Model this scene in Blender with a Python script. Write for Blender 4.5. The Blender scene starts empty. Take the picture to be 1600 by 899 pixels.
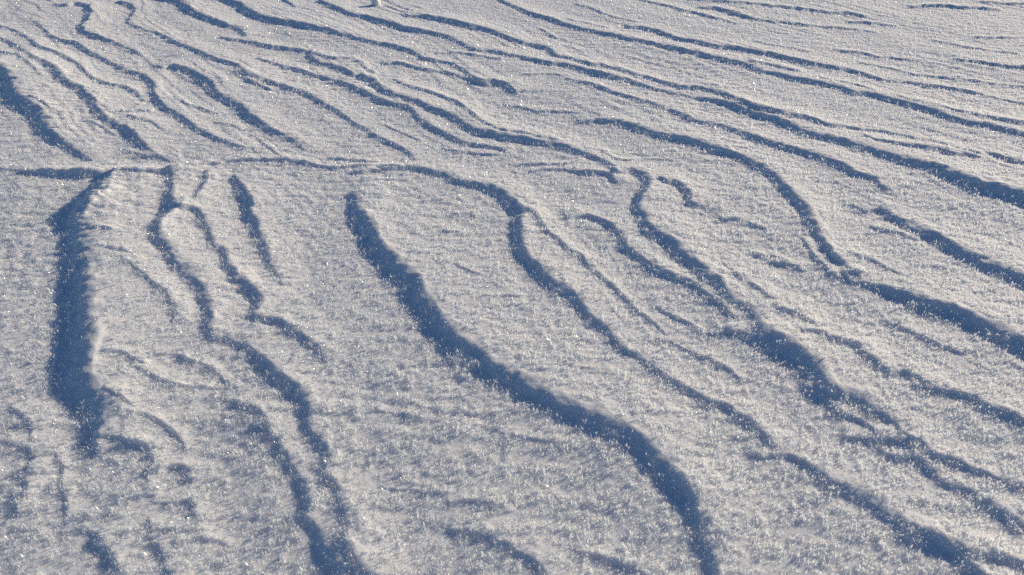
import bpy, math
import numpy as np

# ------------------------------------------------------------------ camera, world, sun, exposure
CAM_H = 1.2                     # metres above the snow
PITCH = math.radians(33.0)      # looking down
FPX = 1200.0                    # focal length in pixels of the 1600 px wide photograph
SUN_EL = math.radians(17.0)
SUN_AZ = math.radians(53.0)     # clockwise from +Y (straight ahead): ahead and to the right

sc = bpy.context.scene
cam_d = bpy.data.cameras.new('camera'); cam = bpy.data.objects.new('camera', cam_d)
sc.collection.objects.link(cam); sc.camera = cam
cam.location = (0, 0, CAM_H); cam.rotation_euler = (math.pi / 2 - PITCH, 0, 0)
cam_d.sensor_width = 36.0; cam_d.lens = 36.0 * FPX / 1600.0
cam_d.clip_start = 0.02; cam_d.clip_end = 2000.0

w = bpy.data.worlds.new('World'); sc.world = w; w.use_nodes = True
wn = w.node_tree
sky = wn.nodes.new('ShaderNodeTexSky'); sky.sky_type = 'NISHITA'; sky.sun_disc = False
sky.sun_elevation = SUN_EL; sky.sun_rotation = SUN_AZ
sky.air_density = 1.0; sky.dust_density = 0.0; sky.ozone_density = 6.0
bg = wn.nodes['Background']; bg.inputs[1].default_value = 0.064
wn.links.new(sky.outputs[0], bg.inputs[0])

sd = bpy.data.lights.new('sun', 'SUN'); so = bpy.data.objects.new('sun', sd)
sc.collection.objects.link(so)
sd.energy = 4.0; sd.angle = math.radians(0.53); sd.color = (1.0, 0.84, 0.61)
so.rotation_euler = (math.pi / 2 - SUN_EL, 0, -SUN_AZ + math.pi)
to_sun = np.array([math.sin(SUN_AZ), math.cos(SUN_AZ)])

sc.view_settings.view_transform = 'Standard'; sc.view_settings.look = 'None'
sc.view_settings.exposure = 0.30; sc.view_settings.gamma = 1.0
sc.cycles.max_bounces = 10; sc.cycles.diffuse_bounces = 7; sc.cycles.transmission_bounces = 8; sc.cycles.transparent_max_bounces = 16
sc.cycles.glossy_bounces = 2
sc.cycles.use_denoising = False; sc.cycles.pixel_filter_type = 'BLACKMAN_HARRIS'; sc.cycles.filter_width = 1.1

rng = np.random.default_rng(11)

# ------------------------------------------------------------------ wind ridges of the snow
# one list per ridge: its crest and the breadth of its lee side, traced along the photograph
# in photo pixels; each is laid out on the ground below with its own real height
RIDGES = [
 [(-20,95,30),(0,101,32),(17,113,32),(21,133,30),(33,150,32),(60,167,32),(72,187,30),(80,203,27),(107,223,20),(128,240,10),(140,246,2)],
 [(-30,52,4),(0,60,5),(23,68,6),(50,83,11),(77,93,17),(93,107,22),(107,123,22),(133,137,17),(147,153,20),(160,173,20),(180,188,17),(207,202,19),(220,217,18),(233,230,15),(253,245,8),(270,252,2)],
 [(57,33,4),(67,43,6),(83,56,5),(100,63,5),(123,67,8),(140,80,6),(157,87,6),(173,97,7),(197,107,6),(227,117,10),(240,127,13),(243,143,14),(253,160,14),(273,173,13),(290,183,12),(310,200,12),(337,213,9),(360,223,7),(385,232,2)],
 [(-5,38,3),(20,45,4),(43,58,5),(67,72,7),(87,77,9),(107,87,11),(120,94,10),(135,110,7),(150,120,7),(173,127,8),(197,133,9),(213,143,6),(225,155,2)],
 [(105,3,6),(128,3,8),(140,6,10),(143,17,13),(137,33,10),(128,40,9),(134,48,8),(150,55,9),(173,63,8),(190,70,6),(207,78,3),(222,86,1)],
 [(187,0,7),(200,3,9),(213,13,7),(207,25,3),(200,33,3),(217,42,4),(233,48,5),(257,55,5),(270,63,6),(287,70,7),(310,78,8),(327,85,9),(347,93,11),(373,100,13),(390,112,13),(410,120,10),(433,128,9),(457,138,9),(477,143,9),(493,152,9),(510,162,8),(533,174,7),(550,187,8),(570,197,8),(590,210,9),(613,220,10),(633,230,11),(645,240,5),(650,246,1)],
 [(253,100,5),(273,102,10),(293,105,13),(313,115,14),(333,127,16),(340,140,20),(353,150,15),(373,160,16),(393,177,15),(413,192,14),(430,203,14),(453,213,13),(470,226,8),(476,231,1)],
 [(240,-8,8),(265,-3,10),(287,3,12),(303,15,15),(320,22,13),(340,30,13),(360,37,11),(378,45,9),(384,52,2)],
 [(345,57,3),(380,61,5),(417,68,8),(450,72,8),(483,78,6),(517,85,6),(533,87,7),(550,90,6),(566,96,3)],
 [(483,85,8),(500,95,8),(530,102,10),(553,111,13),(583,121,15),(597,133,14),(617,143,11),(643,150,12),(667,160,14),(690,170,14),(713,180,14),(733,193,14),(747,200,16),(773,204,16),(793,208,16),(823,213,14),(850,219,12),(887,228,12),(907,236,10),(927,243,10),(960,256,4)],
 [(340,-12,12),(357,-3,14),(377,3,16),(390,13,14),(407,21,13),(430,28,13),(457,33,12),(483,38,10),(507,44,9),(533,51,5),(553,57,6),(583,63,7),(607,66,8),(630,73,10),(650,80,9),(662,88,2)],
 [(660,88,4),(687,94,5),(707,98,5),(720,104,5),(740,115,9),(770,124,13),(795,130,12),(804,137,4)],
 [(605,96,4),(623,96,6),(643,101,5),(667,107,4),(693,110,3),(713,115,4),(733,123,6),(760,132,6)],
 [(500,0,6),(513,5,9),(533,13,9),(553,20,8),(580,25,10),(607,32,10),(630,40,10),(657,45,9),(680,50,8),(703,58,7),(723,67,5),(743,77,4),(773,80,5),(800,85,6),(827,90,7),(853,95,8),(880,98,9),(903,103,10),(927,110,12),(953,115,11),(977,122,10),(1000,130,7),(1020,137,5),(1060,145,4),(1090,151,5),(1120,155,7),(1143,160,9),(1163,168,11),(1187,176,11),(1210,182,12),(1233,190,13),(1253,200,14),(1280,207,14),(1307,213,14),(1333,220,14),(1357,228,14),(1383,237,14),(1413,245,15),(1437,250,17),(1467,258,20),(1490,267,22),(1517,277,24),(1550,287,26),(1600,297,30),(1640,310,30)],
 [(640,22,3),(650,22,6),(677,25,9),(707,30,11),(733,37,12),(757,42,12),(777,48,11),(790,54,8),(813,63,8),(833,67,9),(857,73,9),(870,82,5),(890,87,7),(913,92,8),(940,98,8),(967,103,8),(993,112,8),(1020,120,8),(1043,125,8),(1066,130,10),(1093,133,10),(1117,138,9),(1140,145,10),(1167,155,12),(1193,162,12),(1220,167,12),(1247,174,12),(1267,181,12),(1293,189,9),(1317,193,6),(1345,198,4),(1380,202,5),(1410,207,6),(1440,213,5),(1460,217,4),(1493,227,4),(1527,234,6),(1553,238,8),(1577,245,9),(1600,250,9),(1640,260,9)],
 [(1350,208,3),(1363,213,5),(1393,217,7),(1420,220,9),(1443,222,11),(1467,227,12),(1490,233,11),(1513,238,8),(1533,243,3)],
 [(770,-10,4),(780,-2,4),(800,7,7),(820,15,8),(840,22,8),(863,28,8),(887,37,7),(910,43,7),(933,48,7),(957,52,7),(980,57,7),(1006,63,8),(1033,68,8),(1053,73,8),(1066,76,9),(1093,80,9),(1119,87,9),(1146,93,9),(1173,100,9),(1193,108,6),(1216,113,8),(1240,118,9),(1266,123,12),(1293,128,9),(1319,135,9),(1346,142,8),(1366,145,10),(1393,152,10),(1416,158,12),(1443,165,12),(1466,173,10),(1490,182,10),(1513,188,10),(1540,193,10),(1566,198,9),(1600,205,9),(1640,214,9)],
 [(983,39,3),(1006,41,7),(1030,46,9),(1050,53,9),(1066,58,9),(1086,61,9),(1109,66,8),(1133,70,8),(1163,75,8),(1193,80,8),(1223,87,8),(1253,93,8),(1279,98,8),(1306,103,8),(1333,108,8),(1356,115,7),(1379,121,5),(1403,125,4),(1429,127,4),(1460,131,5),(1490,135,6),(1523,142,6),(1543,147,4),(1566,153,3),(1600,160,3),(1640,168,3)],
 [(1172,93,3),(1190,95,5),(1206,97,6),(1226,103,6),(1250,109,3)],
 [(1275,119,2),(1312,125,3),(1340,130,3),(1360,137,3)],
 [(1400,148,2),(1433,157,3),(1466,163,3),(1493,171,4),(1516,173,6),(1540,178,8),(1566,182,8),(1600,188,8),(1640,198,8)],
 [(1096,8,4),(1116,9,6),(1136,14,7),(1156,19,7),(1173,25,6),(1193,29,5),(1213,31,4),(1240,34,3.5),(1266,38,3.5),(1293,40,3.5),(1326,43,3),(1350,47,3),(1370,50,2)],
 [(1000,-2,3),(1033,4,5),(1050,8,5),(1066,13,4),(1086,17,4),(1103,22,5),(1126,28,5),(1150,35,3)],
 [(1080,-4,3),(1110,-1,3),(1150,1,4),(1183,4,4),(1216,7,4),(1246,10,5),(1276,14,5),(1306,17,5),(1333,20,5),(1350,24,2)],
 [(1428,9,3),(1450,7,5),(1483,7,6),(1516,9,5),(1543,12,4),(1563,15,2)],
 [(1540,2,3),(1566,4,4),(1600,5,4),(1640,6,4)],
 [(1329,33,3),(1353,33,4),(1380,37,4),(1400,40,2)],
 [(1306,77,2),(1343,80,4),(1373,86,4),(1413,90,3),(1450,97,3),(1470,99,1)],
 [(1505,92,3),(1533,95,6),(1560,98,6),(1600,103,6),(1640,107,6)],
 [(1456,61,2),(1486,67,3),(1513,72,3),(1560,79,3),(1590,82,2)],
 [(1530,57,3),(1566,57,3),(1600,57,2)],
 [(1183,65,2),(1210,70,3),(1240,75,3),(1266,81,2)],
 [(1346,97,2),(1400,107,3),(1433,115,3),(1466,117,3),(1516,123,3),(1600,133,3),(1620,135,2)],
 [(890,30,2),(917,35,3),(950,43,2)],
 [(900,6,2),(927,13,3),(950,23,3),(993,33,2)],
 [(683,82,2),(720,82,3),(750,87,4),(783,92,2)],
 [(820,117,2),(853,116,3),(887,118,2)],
 [(887,124,2),(910,128,4),(933,133,6),(950,140,8),(977,148,8),(1003,155,7),(1027,162,7),(1050,170,7),(1066,177,7),(1086,186,8),(1109,190,8),(1133,195,8),(1156,203,10),(1176,210,11),(1199,217,11),(1223,223,12),(1246,230,13),(1273,238,13),(1299,248,13),(1323,257,12),(1336,267,12),(1350,272,12),(1369,277,12),(1383,288,4)],
 [(910,188,3),(933,186,8),(960,188,10),(983,193,11),(1007,200,12),(1033,207,13),(1066,213,14),(1093,220,13),(1116,227,13),(1139,235,13),(1163,243,12),(1183,252,12),(1199,262,14),(1213,270,18),(1226,283,20),(1238,295,20),(1250,307,22),(1262,318,24),(1268,333,24),(1276,350,22),(1285,368,20),(1300,390,14),(1310,400,5)],
 [(787,162,3),(820,167,4),(847,173,4),(887,173,3),(910,178,2)],
 [(917,230,2),(940,233,3),(957,243,4),(980,248,4),(1007,246,3),(1043,247,1)],
 [(818,256,3),(840,254,4),(867,255,4),(893,254,4),(912,248,2)],
 [(806,268,3),(840,265,3),(873,264,3),(900,265,4),(923,266,12),(950,270,14),(963,280,4)],
 [(693,230,3),(727,235,4),(753,238,4),(780,240,3)],
 [(600,193,2),(633,207,4),(657,218,2)],
 [(403,90,4),(437,100,5),(467,107,6),(500,117,8),(533,125,9),(553,133,9),(573,142,10),(593,152,10),(617,160,10),(643,167,9),(657,182,9),(677,197,9),(700,207,9),(720,217,9),(740,222,8),(767,227,7),(790,231,4)],
 [(616,123,4),(643,133,6),(667,138,7),(693,147,8),(713,155,9),(730,167,9),(747,180,7),(767,192,5),(787,200,5),(820,205,4),(847,212,3),(873,217,2)],
 [(273,150,3),(293,160,5),(320,170,5),(340,177,2)],
 [(337,190,2),(360,193,6),(377,202,2)],
 [(193,173,3),(217,170,5),(235,171,2)],
 [(203,180,5),(233,187,7),(253,200,3)],
 [(367,112,7),(385,123,8),(403,130,6),(425,140,4)],
 [(0,80,4),(27,84,6),(50,100,7),(65,115,5)],
 [(47,150,3),(67,157,4),(83,172,3),(100,180,3)],
 [(140,187,6),(160,197,6),(180,210,4)],
 [(195,232,4),(225,242,5),(240,247,2)],
 [(-40,262,3),(20,264,3),(43,265,8),(67,264,14),(100,263,15),(130,263,18),(155,262,20),(170,262,12),(190,263,4),(215,262,7),(245,261,10),(265,261,7),(285,259,4),(300,256,5),(320,254,6),(345,253,4),(380,250,4),(400,248,4),(430,247,5),(450,248,7),(475,253,8),(500,258,6),(530,259,4),(560,257,4),(600,256,4),(625,256,3)],
 [(172,266,18),(170,274,32),(163,283,34),(147,303,24),(133,320,24),(128,340,30),(128,367,42),(133,390,54),(140,417,63),(142,445,62),(142,480,60),(145,510,66),(146,530,72),(142,550,65),(137,570,62),(138,585,66),(150,600,68),(165,622,60),(170,640,50),(166,658,38),(158,675,24),(150,692,5)],
 [(268,262,8),(270,272,18),(271,285,22),(270,300,24),(272,320,24),(258,333,18),(251,345,18),(250,357,18),(255,368,22),(267,387,24),(277,403,22),(290,417,22),(305,432,22),(316,443,24),(328,460,26),(334,478,30),(335,495,28),(328,508,14),(335,518,10),(350,525,12),(367,530,14),(393,540,17),(413,557,22),(430,573,25),(447,587,28),(463,600,30),(477,617,30),(485,635,30),(485,650,22),(480,660,10),(493,672,16),(510,690,20),(518,705,24),(516,722,18),(512,735,10),(522,743,18),(530,760,20),(533,775,20),(545,805,20),(546,822,18),(543,842,22),(553,857,30),(566,873,35),(583,895,40),(600,915,40)],
 [(285,313,11),(300,314,14),(316,323,19),(319,333,12),(320,342,16),(327,352,19),(333,368,19),(340,380,16),(356,388,22),(360,407,22),(371,418,22),(373,430,22),(390,440,27),(403,453,27),(410,467,27),(405,483,16),(400,487,11),(420,493,16),(443,500,19),(460,510,20),(477,523,20),(493,537,20),(503,547,8),(508,560,3)],
 [(325,266,6),(324,280,12),(316,294,12),(308,303,5)],
 [(368,276,11),(381,290,24),(395,310,27),(393,328,19),(403,345,24),(410,365,22),(415,380,22),(422,397,20),(424,410,14),(436,425,9),(440,440,3)],
 [(193,403,4),(213,415,6),(233,432,8),(250,445,9),(265,460,11),(277,478,13),(278,490,8),(272,500,2)],
 [(140,352,4),(160,350,7),(175,355,4)],
 [(150,315,3),(170,312,4),(180,315,2)],
 [(178,387,3),(190,387,4),(200,392,3)],
 [(165,547,3),(193,547,7),(212,557,7),(225,563,2)],
 [(208,567,3),(233,580,7),(260,590,8),(290,598,7),(325,600,4)],
 [(245,551,2),(273,550,6),(297,560,7),(320,567,6),(337,577,6),(353,593,8),(370,603,7)],
 [(333,617,3),(360,620,6),(383,629,14),(403,637,16),(418,648,14),(420,658,4)],
 [(400,662,8),(420,668,14),(438,690,18),(450,708,20),(455,722,14),(468,738,16),(480,757,22),(484,775,22),(482,792,14),(475,800,14),(490,810,20),(502,825,26),(508,840,24),(520,860,30),(530,880,34),(540,905,34)],
 [(150,676,3),(175,678,6),(200,681,9),(220,686,11),(234,698,13),(240,712,12),(238,725,7),(232,740,6),(238,760,5)],
 [(245,731,4),(265,724,10),(285,722,14),(297,731,14),(298,745,8)],
 [(240,782,3),(270,781,4),(300,779,12),(307,795,14),(308,810,6)],
 [(185,782,4),(215,772,8),(243,770,6)],
 [(250,824,4),(285,822,8),(320,824,4)],
 [(275,843,3),(310,838,8),(340,842,6),(355,847,2)],
 [(233,812,8),(245,840,14),(255,865,18),(268,890,20),(275,915,20)],
 [(97,829,3),(120,826,8),(145,830,12),(158,840,8)],
 [(150,848,12),(165,852,20),(177,865,24),(185,882,24),(197,900,24),(205,915,24)],
 [(190,637,3),(215,640,6),(240,648,8),(262,662,8),(285,685,8),(290,698,4)],
 [(165,603,8),(190,615,10),(207,630,3)],
 [(20,637,8),(37,648,14),(55,670,12),(50,682,4)],
 [(15,692,6),(43,697,12),(57,715,12),(48,728,6)],
 [(30,740,10),(45,755,14),(42,770,10)],
 [(20,770,12),(33,785,12),(30,800,4)],
 [(705,826,4),(733,829,10),(765,838,14),(790,848,16),(812,860,18),(827,868,20),(843,880,20),(862,900,20),(875,915,20)],
 [(705,785,4),(733,781,7),(763,783,8),(775,795,7)],
 [(552,300,6),(558,308,18),(563,320,29),(570,333,37),(586,350,39),(596,377,35),(616,397,40),(636,417,41),(653,433,43),(663,453,41),(676,473,41),(693,497,41),(710,513,41),(733,533,43),(760,553,41),(786,570,41),(816,583,43),(840,600,41),(866,617,39),(900,630,37),(933,643,39),(966,657,39),(990,670,37),(1010,687,37),(1030,707,39),(1050,727,39),(1066,743,39),(1079,763,39),(1087,783,33),(1090,800,24),(1093,815,10),(1099,830,18),(1107,847,24),(1116,865,28),(1124,890,28),(1130,915,28)],
 [(600,258,4),(620,256,6),(653,260,9),(676,265,10),(700,270,12),(713,278,12),(733,283,14),(753,284,16),(773,290,20),(793,300,24),(806,313,26),(816,327,26),(817,345,24),(816,365,20),(819,385,18),(826,402,22),(843,413,22),(856,427,24),(866,438,22),(886,450,20),(906,463,22),(913,477,20),(930,497,18),(946,510,16),(960,523,12),(976,543,10),(1000,553,14),(1016,567,14),(1040,583,13),(1066,598,15),(1089,610,15),(1112,621,17),(1136,628,18),(1152,640,20),(1169,650,20),(1183,663,20),(1199,677,18),(1210,690,8)],
 [(1193,710,6),(1216,707,12),(1240,709,14),(1263,720,18),(1283,733,22),(1303,747,24),(1326,755,26),(1350,767,27),(1373,780,27),(1390,797,28),(1413,807,30),(1440,816,30),(1466,827,28),(1493,840,28),(1516,848,26),(1550,858,22),(1600,875,20),(1640,890,20)],
 [(1416,840,8),(1456,850,16),(1493,858,18),(1513,875,24),(1540,895,26),(1560,915,25)],
 [(816,318,4),(840,333,8),(856,358,8),(876,373,9),(890,387,8),(913,400,10),(923,417,9),(943,430,9),(960,447,9),(976,460,7),(993,480,5),(1016,497,7),(1033,513,6),(1040,520,2)],
 [(1016,527,3),(1050,533,5),(1066,541,6),(1086,550,8),(1116,560,8),(1140,575,6),(1155,587,3)],
 [(890,338,4),(916,336,8),(940,343,10),(960,355,12),(973,368,12),(980,385,14),(1000,398,15),(1020,413,15),(1040,423,15),(1066,433,15),(1085,440,12),(1106,458,12),(1130,475,12),(1146,490,8)],
 [(966,262,6),(993,263,14),(1010,270,20),(1018,285,22),(1013,298,14),(1003,310,14),(1000,322,14),(1010,335,18),(1016,350,22),(1028,362,25),(1046,368,26),(1062,380,28),(1075,396,26),(1102,412,28),(1112,423,30),(1129,433,30),(1139,450,26),(1150,463,16),(1166,473,18),(1183,487,20),(1193,503,25),(1216,517,32),(1236,530,38),(1256,547,40),(1273,560,40),(1293,577,40),(1306,593,38),(1318,600,36),(1332,605,30),(1343,612,26),(1359,623,24),(1368,633,20),(1386,643,18),(1403,657,16),(1413,667,10),(1425,678,4)],
 [(1110,518,3),(1126,517,6),(1146,513,12),(1170,520,18),(1193,530,20),(1215,545,12)],
 [(1262,600,14),(1290,618,14),(1310,635,14),(1340,650,10),(1362,662,10),(1370,672,3)],
 [(1033,275,5),(1053,280,14),(1070,290,18),(1082,303,14),(1080,312,4)],
 [(1130,410,3),(1146,420,8),(1166,432,10),(1183,443,8),(1206,460,5)],
 [(1216,477,5),(1239,480,10),(1256,490,12),(1276,500,8),(1290,505,3)],
 [(1256,513,3),(1283,513,8),(1306,523,12),(1333,528,14),(1349,537,16),(1360,550,18),(1376,563,18),(1393,577,12),(1413,577,10),(1430,583,12),(1450,593,8)],
 [(1433,603,5),(1460,605,10),(1486,610,12),(1513,615,14),(1533,622,17),(1550,632,18),(1573,640,18),(1600,653,18),(1640,672,18)],
 [(1333,680,4),(1359,680,10),(1386,680,18),(1413,679,20),(1436,682,20),(1450,690,20),(1466,703,16),(1486,713,14),(1509,721,13),(1533,731,14),(1559,742,16),(1582,748,16),(1600,752,16),(1640,762,16)],
 [(1403,710,8),(1433,708,16),(1456,727,16),(1470,742,16),(1486,752,16),(1506,757,16),(1533,773,18),(1556,787,20),(1579,800,22),(1600,813,22),(1640,835,22)],
 [(1356,323,3),(1376,323,12),(1399,333,15),(1419,343,18),(1443,353,22),(1466,363,24),(1486,375,24),(1509,388,25),(1533,398,26),(1556,408,26),(1579,418,27),(1600,427,28),(1640,445,30)],
 [(1366,353,4),(1386,357,6),(1410,362,7),(1430,370,3)],
 [(1300,423,3),(1330,421,7),(1352,423,3)],
 [(1330,437,6),(1356,440,12),(1379,446,16),(1406,454,18),(1433,460,22),(1456,470,24),(1479,473,28),(1502,482,30),(1526,492,30),(1546,502,30),(1566,510,32),(1600,528,34),(1640,548,34)],
 [(1283,384,5),(1300,396,10),(1318,408,12),(1338,418,8)],
 [(1255,372,3),(1266,390,8),(1282,408,10),(1300,424,7),(1312,432,3)],
 [(1330,392,3),(1352,400,6),(1378,412,6),(1400,424,3)],
 [(1390,500,4),(1415,512,7),(1440,522,9),(1470,536,9),(1500,548,6)],
 [(1030,480,4),(1052,492,7),(1076,503,6),(1095,512,3)],
 [(700,560,3),(725,566,5),(750,574,3)],
 [(590,640,3),(622,645,5),(655,650,5),(680,656,2)],
 [(780,672,2),(815,680,4),(850,686,4),(880,690,2)],
 [(600,760,3),(640,764,5),(690,768,4)],
 [(905,860,4),(940,866,9),(975,878,12),(1005,893,12),(1030,915,12)],
 [(85,700,4),(100,730,7),(98,760,8),(108,790,7),(104,815,3)],
 [(1133,340,3),(1156,341,8),(1179,350,8),(1200,357,4)],
 [(1186,397,4),(1210,398,6),(1230,405,3)],
 [(1216,408,6),(1240,413,8),(1255,420,3)],
 [(713,333,3),(735,333,5),(745,338,2)],
 [(693,360,3),(710,360,4),(722,362,2)],
 [(713,413,3),(735,422,5),(750,428,3)],
 [(767,461,3),(790,460,5),(812,463,3)],
 [(893,570,3),(915,573,4),(930,575,2)],
 [(517,247,4),(540,247,5),(565,249,5),(590,251,3)],
 [(556,268,4),(578,264,8),(598,266,4)],
 [(443,-2,5),(455,5,7),(462,10,3)],
]

def ground(u, v, z):
    """photo pixel -> point of the plane at height z"""
    a = (np.asarray(u, float) - 800.0) / FPX; b = (np.asarray(v, float) - 449.5) / FPX
    dy = math.cos(PITCH) - b * math.sin(PITCH); dz = -math.sin(PITCH) - b * math.cos(PITCH)
    t = (z - CAM_H) / dz
    return a * t, dy * t
def pixel(x, y, z):
    dz = z - CAM_H
    depth = y * math.cos(PITCH) - dz * math.sin(PITCH); up = y * math.sin(PITCH) + dz * math.cos(PITCH)
    return 800 + FPX * x / depth, 449.5 - FPX * up / depth

# ------------------------------------------------------------------ noise
def noise2(x, y, seed):
    xi = np.floor(x).astype(np.int64); yi = np.floor(y).astype(np.int64)
    fx = x - xi; fy = y - yi
    g = np.random.default_rng(seed).uniform(0, 2 * math.pi, (256, 256)).astype(np.float32)
    gc = np.cos(g); gs = np.sin(g)
    def dot(ix, iy, dx, dy):
        a = ix & 255; b = iy & 255
        return gc[a, b] * dx + gs[a, b] * dy
    ux = fx * fx * fx * (fx * (fx * 6 - 15) + 10); uy = fy * fy * fy * (fy * (fy * 6 - 15) + 10)
    n0 = dot(xi, yi, fx, fy) * (1 - ux) + dot(xi + 1, yi, fx - 1, fy) * ux
    n1 = dot(xi, yi + 1, fx, fy - 1) * (1 - ux) + dot(xi + 1, yi + 1, fx - 1, fy - 1) * ux
    return (n0 * (1 - uy) + n1 * uy) * 1.5

# ------------------------------------------------------------------ fan shaped grid of the ground
def make_grid(nv, nu):
    vs = np.linspace(1000, -40, nv)                        # photo rows, near to far
    _, yd = ground(np.zeros(nv), vs, 0.0)
    us = np.linspace(-1.05, 1.05, nu)                      # X = us * half(Y)
    return yd, us
def half(y):
    y = np.maximum(y, 0.2)
    return 1.0 * np.sqrt(y * y + CAM_H * CAM_H) + 0.15

def catmull(P, step):
    P = np.asarray(P, float)
    Q = np.vstack([2 * P[0] - P[1], P, 2 * P[-1] - P[-2]])
    out = []
    for i in range(1, len(Q) - 2):
        L = math.hypot(*(Q[i + 1, :2] - Q[i, :2])); n = max(1, int(round(L / step)))
        t = (np.arange(n) / n)[:, None]
        a, b, c, d = Q[i - 1], Q[i], Q[i + 1], Q[i + 2]
        out.append(0.5 * ((2 * b) + (-a + c) * t + (2 * a - 5 * b + 4 * c - d) * t ** 2 + (-a + 3 * b - 3 * c + d) * t ** 3))
    out.append(Q[-2][None])
    R = np.vstack(out); R[:, 2] = np.maximum(R[:, 2], 0.5)
    return R

def sample(yd, us, field, x, y):
    r = np.interp(y, yd, np.arange(len(yd))); c = np.interp(x / half(y), us, np.arange(len(us)))
    r0 = np.clip(r.astype(int), 0, len(yd) - 2); c0 = np.clip(c.astype(int), 0, len(us) - 2)
    fr = r - r0; fc = c - c0
    return ((field[r0, c0] * (1 - fc) + field[r0, c0 + 1] * fc) * (1 - fr)
            + (field[r0 + 1, c0] * (1 - fc) + field[r0 + 1, c0 + 1] * fc) * fr)

H_GAIN = 1.01
TANE = math.tan(SUN_EL)
def ridge_ground(prev):
    """crest points on the ground: x, y, height, lee breadth"""
    out = []
    for k, R in enumerate(RIDGES):
        P = catmull(R, 9.0)
        u, v, wd = P.T
        wd = wd * 0.93
        du = np.gradient(u); dv = np.gradient(v); L = np.hypot(du, dv) + 1e-9
        nu_, nv_ = -dv / L, du / L                         # right hand side of the walk in the picture
        zf = np.zeros_like(u)
        if prev is not None:
            x2, y2 = ground(u + nu_ * wd, v + nv_ * wd, zf)
            zf = sample(*prev, x2, y2)
        def smooth(a_, k):
            k = min(k, len(a_) // 2 * 2 - 1)
            return a_ if k < 3 else np.convolve(np.pad(a_, k // 2, 'edge'), np.ones(k) / k, 'valid')
        H = np.full_like(u, 0.008)
        for _ in range(8):
            x, y = ground(u, v, zf + H * 0.9)
            x2, y2 = ground(u + nu_ * wd, v + nv_ * wd, zf)
            tx = np.gradient(x); ty = np.gradient(y); tl = np.hypot(tx, ty) + 1e-9
            nx, ny = ty / tl, -tx / tl
            flip = np.sign(np.sum((x2 - x) * nx + (y2 - y) * ny)); nx = nx * flip; ny = ny * flip
            d = smooth(np.maximum((x2 - x) * nx + (y2 - y) * ny, 0.003), 7)
            s = np.clip(-(nx * to_sun[0] + ny * to_sun[1]), 0.55, 1.0)
            H = 0.5 * H + 0.5 * np.minimum(smooth(d / s, 5) * TANE * H_GAIN, 0.065)
        H = H + 0.0010 * np.clip(d / 0.006, 0, 1)
        HS = smooth(H, 27)
        out.append((x, y, H, d, nx, ny, HS))
    return out

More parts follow.
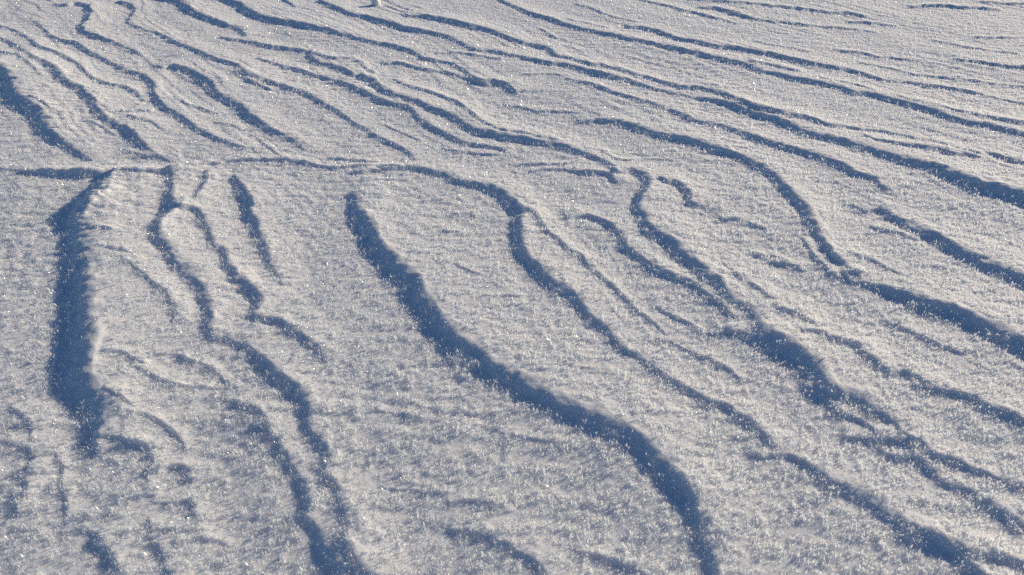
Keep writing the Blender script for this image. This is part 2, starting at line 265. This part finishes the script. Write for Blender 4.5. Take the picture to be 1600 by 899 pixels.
def field(ridges, yd, us, X, Y):
    Z = np.zeros(X.shape, np.float32); LEE = np.zeros(X.shape, np.float32)
    wob = noise2(X * 16, Y * 16, 5) * 0.5 + noise2(X * 45, Y * 45, 6) * 0.35
    hw = noise2(X * 11 + 3, Y * 11, 7) * 0.6 + noise2(X * 30, Y * 30, 8) * 0.6
    for (x, y, H, d, NX, NY, HS) in ridges:
        Lw = np.clip(d * 5.0, 0.03, 0.42); k_ = min(27, len(x) // 2 * 2 - 1)
        if k_ > 2: Lw = np.convolve(np.pad(Lw, k_ // 2, 'edge'), np.ones(k_) / k_, 'valid')
        m = float(max(Lw.max(), d.max())) * 1.05
        r0, r1 = np.searchsorted(yd, [y.min() - m, y.max() + m])
        if r1 <= r0: continue
        hx = half(yd[r0:r1])
        lo = (x.min() - m) / (hx.max() if x.min() - m < 0 else hx.max()); 
        lo = min((x.min() - m) / hx.min(), (x.min() - m) / hx.max()); hi = max((x.max() + m) / hx.min(), (x.max() + m) / hx.max())
        c0, c1 = np.searchsorted(us, [lo, hi])
        if c1 <= c0: continue
        XX = X[r0:r1, c0:c1]; YY = Y[r0:r1, c0:c1]
        best = np.full(XX.shape, 1e9, np.float32); sd_ = np.zeros_like(best); hh = np.zeros_like(best); hs_ = np.zeros_like(best); dd = np.full_like(best, 0.01); lw = np.full_like(best, 0.03); end = np.zeros_like(best)
        ysub = yd[r0:r1]
        for i in range(len(x) - 1):
            mi = max(Lw[i], Lw[i + 1], d[i], d[i + 1]) * 1.05
            a0, a1 = np.searchsorted(ysub, [min(y[i], y[i + 1]) - mi, max(y[i], y[i + 1]) + mi])
            if a1 <= a0: continue
            hs = hx[a0:a1]; xl = min(x[i], x[i + 1]) - mi; xh = max(x[i], x[i + 1]) + mi
            b0, b1 = np.searchsorted(us[c0:c1], [min(xl / hs.min(), xl / hs.max()), max(xh / hs.min(), xh / hs.max())])
            if b1 <= b0: continue
            px = XX[a0:a1, b0:b1] - x[i]; py = YY[a0:a1, b0:b1] - y[i]
            ex = x[i + 1] - x[i]; ey = y[i + 1] - y[i]; l2 = ex * ex + ey * ey + 1e-12
            tr = (px * ex + py * ey) / l2; t = np.clip(tr, 0, 1)
            qx = px - t * ex; qy = py - t * ey; d2 = qx * qx + qy * qy
            B = best[a0:a1, b0:b1]; mk = d2 < B
            B[mk] = d2[mk]
            l = math.sqrt(l2)
            side = np.sign(qx * (NX[i] + (NX[i + 1] - NX[i]) * t) + qy * (NY[i] + (NY[i + 1] - NY[i]) * t))  # + on the lee side
            ee = np.zeros_like(d2)
            if i == 0: ee = np.maximum(ee, -tr * l)
            if i == len(x) - 2: ee = np.maximum(ee, (tr - 1) * l)
            for arr, val in ((sd_, side), (hh, H[i] + (H[i + 1] - H[i]) * t), (hs_, HS[i] + (HS[i + 1] - HS[i]) * t), (dd, d[i] + (d[i + 1] - d[i]) * t), (lw, Lw[i] + (Lw[i + 1] - Lw[i]) * t), (end, ee)):
                A = arr[a0:a1, b0:b1]; A[mk] = val[mk]
        dist = np.sqrt(best)
        w_ = wob[r0:r1, c0:c1]
        s = np.where(sd_ > 0, -dist, dist) + w_ * np.minimum(dd * 0.28, 0.010) - 0.12 * dd
        near_ = np.exp(-np.maximum(s, 0) / 0.03)
        hh = hs_ + (hh - hs_) * near_
        hh = hh * (1 + (0.13 + 0.6 * np.exp(-dd / 0.022)) * hw[r0:r1, c0:c1] * near_)
        dl = np.maximum(dd * np.clip(1.06 - 1.2 * dd, 0.93, 1.04), 0.008)
        xl_ = np.clip(-s / dl, 0, 1) ** 1.12; lee = 1 - 0.8 * xl_ * xl_ * (3 - 2 * xl_) - 0.2 * xl_
        xw = np.clip(s / lw, 0, 1); win = (1 - xw) ** 2 * (1 + 0.6 * xw)
        prof = np.where(s < 0, lee, win)
        tape = np.exp(-(np.maximum(end, 0) / np.maximum(dd * 0.8, 0.01)) ** 2)
        ok = best < 1e8
        Z[r0:r1, c0:c1] += np.where(ok, hh * prof * tape, 0)
        L_ = np.where((s < dd * 0.3) & ok, np.clip(2.2 - 2.2 * np.abs(-s / np.maximum(dd, .004) - 0.22) / 0.5, 0, 1), 0) * tape * np.clip((dd - 0.012) / 0.03, 0, 1)
        LEE[r0:r1, c0:c1] = np.maximum(LEE[r0:r1, c0:c1], L_)
    return Z, LEE

def relief(X, Y, U, V):
    """snow texture shared by the whole field: soft swells and small drift marks across the wind"""
    ca, sa = to_sun
    a = X * ca + Y * sa; b = -X * sa + Y * ca              # along / across the light
    z = noise2(a * 2.3, b * 0.9, 21) * 0.006
    z += noise2(a * 9 + 0.8 * noise2(X * 3, Y * 3, 31), b * 4, 22) * 0.0020
    rough = np.clip(0.7 + 1.3 * noise2(X * 1.7 + 9, Y * 1.7, 26) + 0.5 * noise2(X * 6, Y * 6, 27), 0.25, 2.2) * np.clip(0.35 + Y * 0.3, 0.7, 1.1)
    z += noise2(X * 13 + 0.6 * noise2(X * 20, Y * 20, 28), Y * 34, 23) * 0.0019 * rough
    z += noise2(a * 30 + 2, b * 17, 29) * 0.0011 * rough
    z += noise2(X * 55, Y * 70, 24) * 0.0007 * rough + noise2(X * 130, Y * 130, 25) * 0.0004
    # faint broken wind ripples between the ridges
    for k_, (fr_, am, off) in enumerate(((11.0, 0.0040, 0.0), (19.0, 0.0026, 5.3))):
        ph = a * fr_ + 2.0 * noise2(a * 1.2 + off, b * 0.6, 71 + k_) + 0.5 * noise2(a * 6, b * 3 + off, 73 + k_)
        f = ph - np.floor(ph)
        sw = np.where(f < 0.16, f / 0.16, 1 - (f - 0.16) / 0.84); sw = sw * sw * (3 - 2 * sw)
        z += am * sw * np.clip(1.6 * noise2(a * 2.2 + off, b * 1.3, 75 + k_) + 1.3 * noise2(a * 6, b * 1.4 + off, 77 + k_) + 0.0, 0, 1) * np.clip((Y - 1.6) / 2.2, 0.12, 0.75)
    # drift ripples away from the traced ground, so the field goes on past the picture
    edge = np.clip(np.maximum.reduce([(-40 - U) / 250, (U - 1640) / 250, (V - 930) / 200, (-12 - V) / 40]), 0, 1)
    ph = a * 3.2 + 1.3 * noise2(a * 0.7, b * 0.6, 41)
    f = ph - np.floor(ph)
    rip = np.where(f < 0.22, f / 0.22, (1 - (f - 0.22) / 0.78) ** 1.6)
    z += edge * rip * (0.018 + 0.018 * noise2(a * 1.4, b * 0.8, 42))
    return z

# two rough passes settle the crests at their real height, the third builds the sheet
prev = None
for _ in range(3):
    yd, us = make_grid(380, 540)
    Y = np.repeat(yd[:, None], len(us), 1); X = us[None] * half(yd)[:, None]
    Z, _l = field(ridge_ground(prev), yd, us, X, Y)
    prev = (yd, us, Z)
ridges = ridge_ground(prev)
NV, NU = 1400, 2130
yd, us = make_grid(NV, NU)
Y = np.repeat(yd[:, None], NU, 1).astype(np.float32); X = (us[None] * half(yd)[:, None]).astype(np.float32)
U, V = pixel(X, Y, 0.0)
Z, LEE = field(ridges, yd, us, X, Y)
Z = Z + relief(X, Y, U, V)
# a slow fade of the detail before the coarse outer ground
# outer rows and columns join the same sheet and carry it to the horizon
near = np.array([-600, -200, -60, -20, -6, -2, -0.5, 0.05]); near = near[near < yd[0] - 0.1]
far = yd[-1] * np.exp(np.linspace(0, math.log(900 / yd[-1]), 60))[1:]
side = 1.05 * np.exp(np.linspace(0, math.log(60), 40))[1:]
yall = np.concatenate([near, yd, far]); uall = np.concatenate([-side[::-1], us, side])
YA = np.repeat(yall[:, None], len(uall), 1); XA = uall[None] * half(yall)[:, None]
UA, VA = pixel(XA, np.maximum(YA, 0.2), 0.0)
ZA = relief(XA, YA, UA, VA).astype(np.float32)
far_f = np.clip(1 - (np.hypot(XA, YA) - 12) / 25, 0, 1); ZA *= far_f
r0, c0 = len(near), len(side)
ZA[r0:r0 + NV, c0:c0 + NU] = Z

# ------------------------------------------------------------------ materials
def mat(name):
    m = bpy.data.materials.new(name); m.use_nodes = True
    return m, m.node_tree, m.node_tree.nodes['Principled BSDF']
snow, nt, p = mat('snow')
p.inputs['Roughness'].default_value = 0.75
p.inputs['Specular IOR Level'].default_value = 0.25
p.subsurface_method = 'RANDOM_WALK' if hasattr(p, 'subsurface_method') else None
p.inputs['Subsurface Weight'].default_value = 1.0
p.inputs['Subsurface Radius'].default_value = (1.0, 0.9, 0.8)
p.inputs['Subsurface Scale'].default_value = 0.016
tc = nt.nodes.new('ShaderNodeTexCoord')
n1 = nt.nodes.new('ShaderNodeTexNoise'); n1.inputs['Scale'].default_value = 3.0; n1.inputs['Detail'].default_value = 4
cr = nt.nodes.new('ShaderNodeValToRGB')
cr.color_ramp.elements[0].position = 0.3; cr.color_ramp.elements[0].color = (0.83, 0.85, 0.88, 1)
cr.color_ramp.elements[1].position = 0.7; cr.color_ramp.elements[1].color = (0.88, 0.89, 0.90, 1)
nt.links.new(tc.outputs['Object'], n1.inputs[0]); nt.links.new(n1.outputs[0], cr.inputs[0]); nt.links.new(cr.outputs[0], p.inputs['Base Color'])
n2 = nt.nodes.new('ShaderNodeTexNoise'); n2.inputs['Scale'].default_value = 420; n2.inputs['Detail'].default_value = 3; n2.inputs['Roughness'].default_value = 0.7
bp = nt.nodes.new('ShaderNodeBump'); bp.inputs['Strength'].default_value = 0.8; bp.inputs['Distance'].default_value = 0.002
nt.links.new(tc.outputs['Object'], n2.inputs[0]); nt.links.new(n2.outputs[0], bp.inputs['Height']); nt.links.new(bp.outputs[0], p.inputs['Normal'])

ice, nt2, p2 = mat('frost')
out = nt2.nodes['Material Output']
p2.inputs['Base Color'].default_value = (0.90, 0.92, 0.94, 1); p2.inputs['Roughness'].default_value = 0.2
p2.inputs['Specular IOR Level'].default_value = 0.9
tr = nt2.nodes.new('ShaderNodeBsdfTranslucent'); tr.inputs[0].default_value = (0.90, 0.92, 0.94, 1)
mx = nt2.nodes.new('ShaderNodeMixShader'); mx.inputs[0].default_value = 0.5
nt2.links.new(p2.outputs[0], mx.inputs[1]); nt2.links.new(tr.outputs[0], mx.inputs[2]); tp = nt2.nodes.new('ShaderNodeBsdfTransparent'); mx2 = nt2.nodes.new('ShaderNodeMixShader'); mx2.inputs[0].default_value = 0.40
nt2.links.new(mx.outputs[0], mx2.inputs[1]); nt2.links.new(tp.outputs[0], mx2.inputs[2]); nt2.links.new(mx2.outputs[0], out.inputs[0])

# ------------------------------------------------------------------ mesh helpers
def mesh_from(name, co, idx, starts, totals, material, smooth):
    me = bpy.data.meshes.new(name)
    me.vertices.add(len(co)); me.vertices.foreach_set('co', np.ascontiguousarray(co, np.float32).ravel())
    me.loops.add(len(idx)); me.loops.foreach_set('vertex_index', np.ascontiguousarray(idx, np.int32))
    me.polygons.add(len(starts)); me.polygons.foreach_set('loop_start', np.ascontiguousarray(starts, np.int32))
    me.polygons.foreach_set('loop_total', np.ascontiguousarray(totals, np.int32))
    me.update(calc_edges=True)
    me.polygons.foreach_set('use_smooth', np.full(len(starts), smooth))
    me.materials.append(material)
    o = bpy.data.objects.new(name, me); sc.collection.objects.link(o)
    return o

# ------------------------------------------------------------------ the snow field
R, C = YA.shape
ii = (np.arange(R - 1)[:, None] * C + np.arange(C - 1)[None]).ravel()
quads = np.stack([ii, ii + 1, ii + C + 1, ii + C], 1)
fieldo = mesh_from('snow_field', np.stack([XA, YA, ZA], -1).reshape(-1, 3), quads.ravel(),
                   np.arange(len(quads)) * 4, np.full(len(quads), 4), snow, True)
fieldo['kind'] = 'structure'
fieldo['label'] = 'wind carved field of grey white snow with long blue shaded ridges'

# ------------------------------------------------------------------ hoar frost
def crystals(x, y, z, hgt, wid, tilt_dir, tilt, yaw, bend):
    """flat ice blades: 5 corners, a quad and a tip; each its own turn, lean and bend"""
    n = len(x)
    cx, sx = np.cos(yaw), np.sin(yaw)
    lx, ly = np.cos(tilt_dir) * np.sin(tilt), np.sin(tilt_dir) * np.sin(tilt); lz = np.cos(tilt)
    def P(k, s, b):                                        # k along the height, s across, b bend out of plane
        return np.stack([x + lx * k * hgt + cx * s * wid - sx * b * hgt * bend,
                         y + ly * k * hgt + sx * s * wid + cx * b * hgt * bend,
                         z + lz * k * hgt - 0.0008], -1)
    co = np.stack([P(0, -.28, 0), P(0, .28, 0), P(.62, .5, .5), P(.6, -.5, .4), P(1.0, .12 * np.sign(bend), 1.1)], 1)
    base = (np.arange(n) * 5)[:, None]
    idx = (base + np.array([0, 1, 2, 3, 3, 2, 4])[None]).ravel()
    st = ((np.arange(n) * 7)[:, None] + np.array([0, 4])[None]).ravel()
    return co.reshape(-1, 3), idx, st, np.tile([4, 3], n)

# scatter over the picture ground and a margin, thinning slowly with distance
N = 2130000
def spread(n, power):
    # choose rows with density falling off with distance
    dy = np.gradient(yd); wgt = dy * 2 * 1.05 * half(yd) * np.maximum(yd * yd + CAM_H ** 2, 1.0) ** (-power)
    cdf = np.cumsum(wgt); cdf /= cdf[-1]
    r = np.interp(rng.random(n), cdf, np.arange(len(yd)))
    y = np.interp(r, np.arange(len(yd)), yd); x = rng.uniform(-1.05, 1.05, n) * half(y)
    return x, y
x, y = spread(N, 0.6)
clump = noise2(x * 55, y * 55, 51) * 0.7 + noise2(x * 12, y * 26, 52) * 0.6
lee = sample(yd, us, LEE, x, y)
keep = (rng.random(N) < np.clip(0.55 + 0.9 * clump, 0.05, 1) * (1 - 0.8 * lee))
x, y, clump, lee = x[keep], y[keep], clump[keep], lee[keep]
n = len(x); z = sample(yd, us, Z, x, y)
dist = np.sqrt(x * x + y * y + CAM_H ** 2)
tall = rng.random(n) < 0.11 + 0.10 * np.clip((dist - 2.0) / 2.5, 0, 1)
hgt = np.where(tall, rng.uniform(0.0075, 0.0135, n), rng.uniform(0.0035, 0.0072, n)) * (1 + 0.35 * clump) * (1 - 0.4 * lee)
wid = np.where(tall, hgt * rng.uniform(0.26, 0.46, n), hgt * rng.uniform(0.32, 0.6, n))
co, idx, st, tot = crystals(x, y, z, hgt, wid, rng.uniform(0, 6.283, n), np.abs(rng.normal(0, 0.38, n)), rng.uniform(0, 6.283, n), rng.normal(0, 0.22, n))
fr = mesh_from('hoar_frost', co, idx, st, tot, ice, False)
fr['kind'] = 'stuff'
fr['label'] = 'carpet of glittering hoar frost crystals covering the snow ridges'
fr['category'] = 'frost'
print('crystals', n)

# ------------------------------------------------------------------ single things standing on the snow
def on_snow(u, v):
    z0 = 0.0
    for _ in range(6):
        x0, y0 = ground(u, v, z0); z0 = float(sample(yd, us, Z, np.array([x0]), np.array([y0]))[0])
    return float(x0), float(y0), z0

# frozen snow clod at the top edge of the picture
def snow_clod(u, v, w_, h_):
    x0, y0, z0 = on_snow(u, v)
    nr, ns = 40, 56
    th = np.linspace(0.02, math.pi - 0.02, nr)[:, None]; ph = (np.arange(ns) / ns * 2 * math.pi)[None]
    r = np.sin(th) ** 0.8
    a = r * np.cos(ph); b = r * np.sin(ph); c = np.cos(th) * np.ones_like(ph)
    bump = 1 + 0.16 * noise2(a * 1.3 + c * 0.9 + 7, b * 1.3 - c * 0.7 + 3, 61) + 0.07 * noise2(a * 4 + c * 3, b * 4 + c, 62) + 0.03 * noise2(a * 11 + c * 7, b * 11 - c * 5, 63)
    taper = 1 - 0.22 * c
    P = np.stack([a * bump * taper * w_ / 2, b * bump * taper * w_ / 2 * 0.85, (c * bump * 0.62 + 0.38) * h_], -1).reshape(-1, 3)
    i = np.arange(nr - 1)[:, None] * ns; j = np.arange(ns)[None]
    q = np.stack([i + j, i + ns + j, i + ns + (j + 1) % ns, i + (j + 1) % ns], -1).reshape(-1, 4)
    top = np.arange(ns); bot = (nr - 1) * ns + np.arange(ns)[::-1]
    idx = np.concatenate([q.ravel(), top, bot]); tot = np.concatenate([np.full(len(q), 4), [ns, ns]])
    st = np.concatenate([[0], np.cumsum(tot)[:-1]])
    o = mesh_from('snow_clod', P, idx, st, tot, snow, True); o.location = (x0, y0, z0)
    o['label'] = 'rounded white snow clod with a long thin shadow at the top edge'; o['category'] = 'snow clod'
snow_clod(588, 8, 0.058, 0.045)

def tuft(u, v, rad, h_, n_, label):
    x0, y0, z0 = on_snow(u, v)
    a = rng.uniform(0, 6.283, n_); r = rad * np.sqrt(rng.random(n_))
    tx, ty = r * np.cos(a), r * np.sin(a)
    zz = sample(yd, us, Z, tx + x0, ty + y0) - z0
    hh = h_ * (1 - 0.6 * r / rad) * rng.uniform(0.6, 1.1, n_)
    co, idx, st, tot = crystals(tx, ty, zz, hh, hh * rng.uniform(0.2, 0.4, n_), a + rng.normal(0, 0.5, n_), 0.75 * r / rad + 0.1 * rng.random(n_), rng.uniform(0, 6.283, n_), rng.normal(0, 0.25, n_))
    o = mesh_from('frost_tuft', co, idx, st, tot, ice, False); o.location = (x0, y0, z0)
    o['label'] = label; o['category'] = 'frost tuft'; o['group'] = 'larger tufts of frost crystals'
tuft(377, 556, 0.012, 0.017, 60, 'small bright frost tuft inside the curved shadow at left, the lowest left tuft')
tuft(1148, 510, 0.020, 0.016, 120, 'frost tuft above the pointed start of the broad dark shadow right of centre')
tuft(1359, 652, 0.018, 0.016, 90, 'pale frost tuft between two shadow bands in the lower right')
tuft(1430, 698, 0.013, 0.017, 70, 'frost tuft in the shadow fork near the lower right, lowest of the tufts')

def flake(u, v, h_, w_, lean, side, label):
    x0, y0, z0 = on_snow(u, v)
    one = np.ones(1)
    co, idx, st, tot = crystals(0 * one, 0 * one, 0 * one, h_ * one, w_ * one, side * one, lean * one, 0.5 * one, 0.15 * one)
    co2, _, _, _ = crystals(0 * one, 0 * one, 0 * one, h_ * 0.9 * one, w_ * one, side * one, lean * one, 2.1 * one, -0.15 * one)
    co = np.vstack([co, co2]); idx = np.concatenate([idx, idx + 5]); st = np.concatenate([st, st + 7]); tot = np.concatenate([tot, tot])
    o = mesh_from('ice_needle', co, idx, st, tot, ice, False); o.location = (x0, y0, z0)
    o['label'] = label; o['category'] = 'ice needle'; o['group'] = 'long single ice needles'
flake(381, 784, 0.018, 0.0035, 0.45, 3.3, 'long white ice needle leaning left on the lit snow at lower left')
flake(395, 732, 0.014, 0.0035, 0.35, 3.3, 'ice needle just above the longest needle at lower left')
flake(361, 727, 0.013, 0.0030, 0.1, 3.0, 'upright ice needle beside the leaning one at lower left, farthest left of the needles')
flake(506, 690, 0.015, 0.0060, 0.5, 3.1, 'broad bright ice needle on the edge of the dark shadow band left of centre')
flake(1247, 519, 0.017, 0.0045, 0.8, 3.4, 'bright ice needle on the lit ridge right of centre')
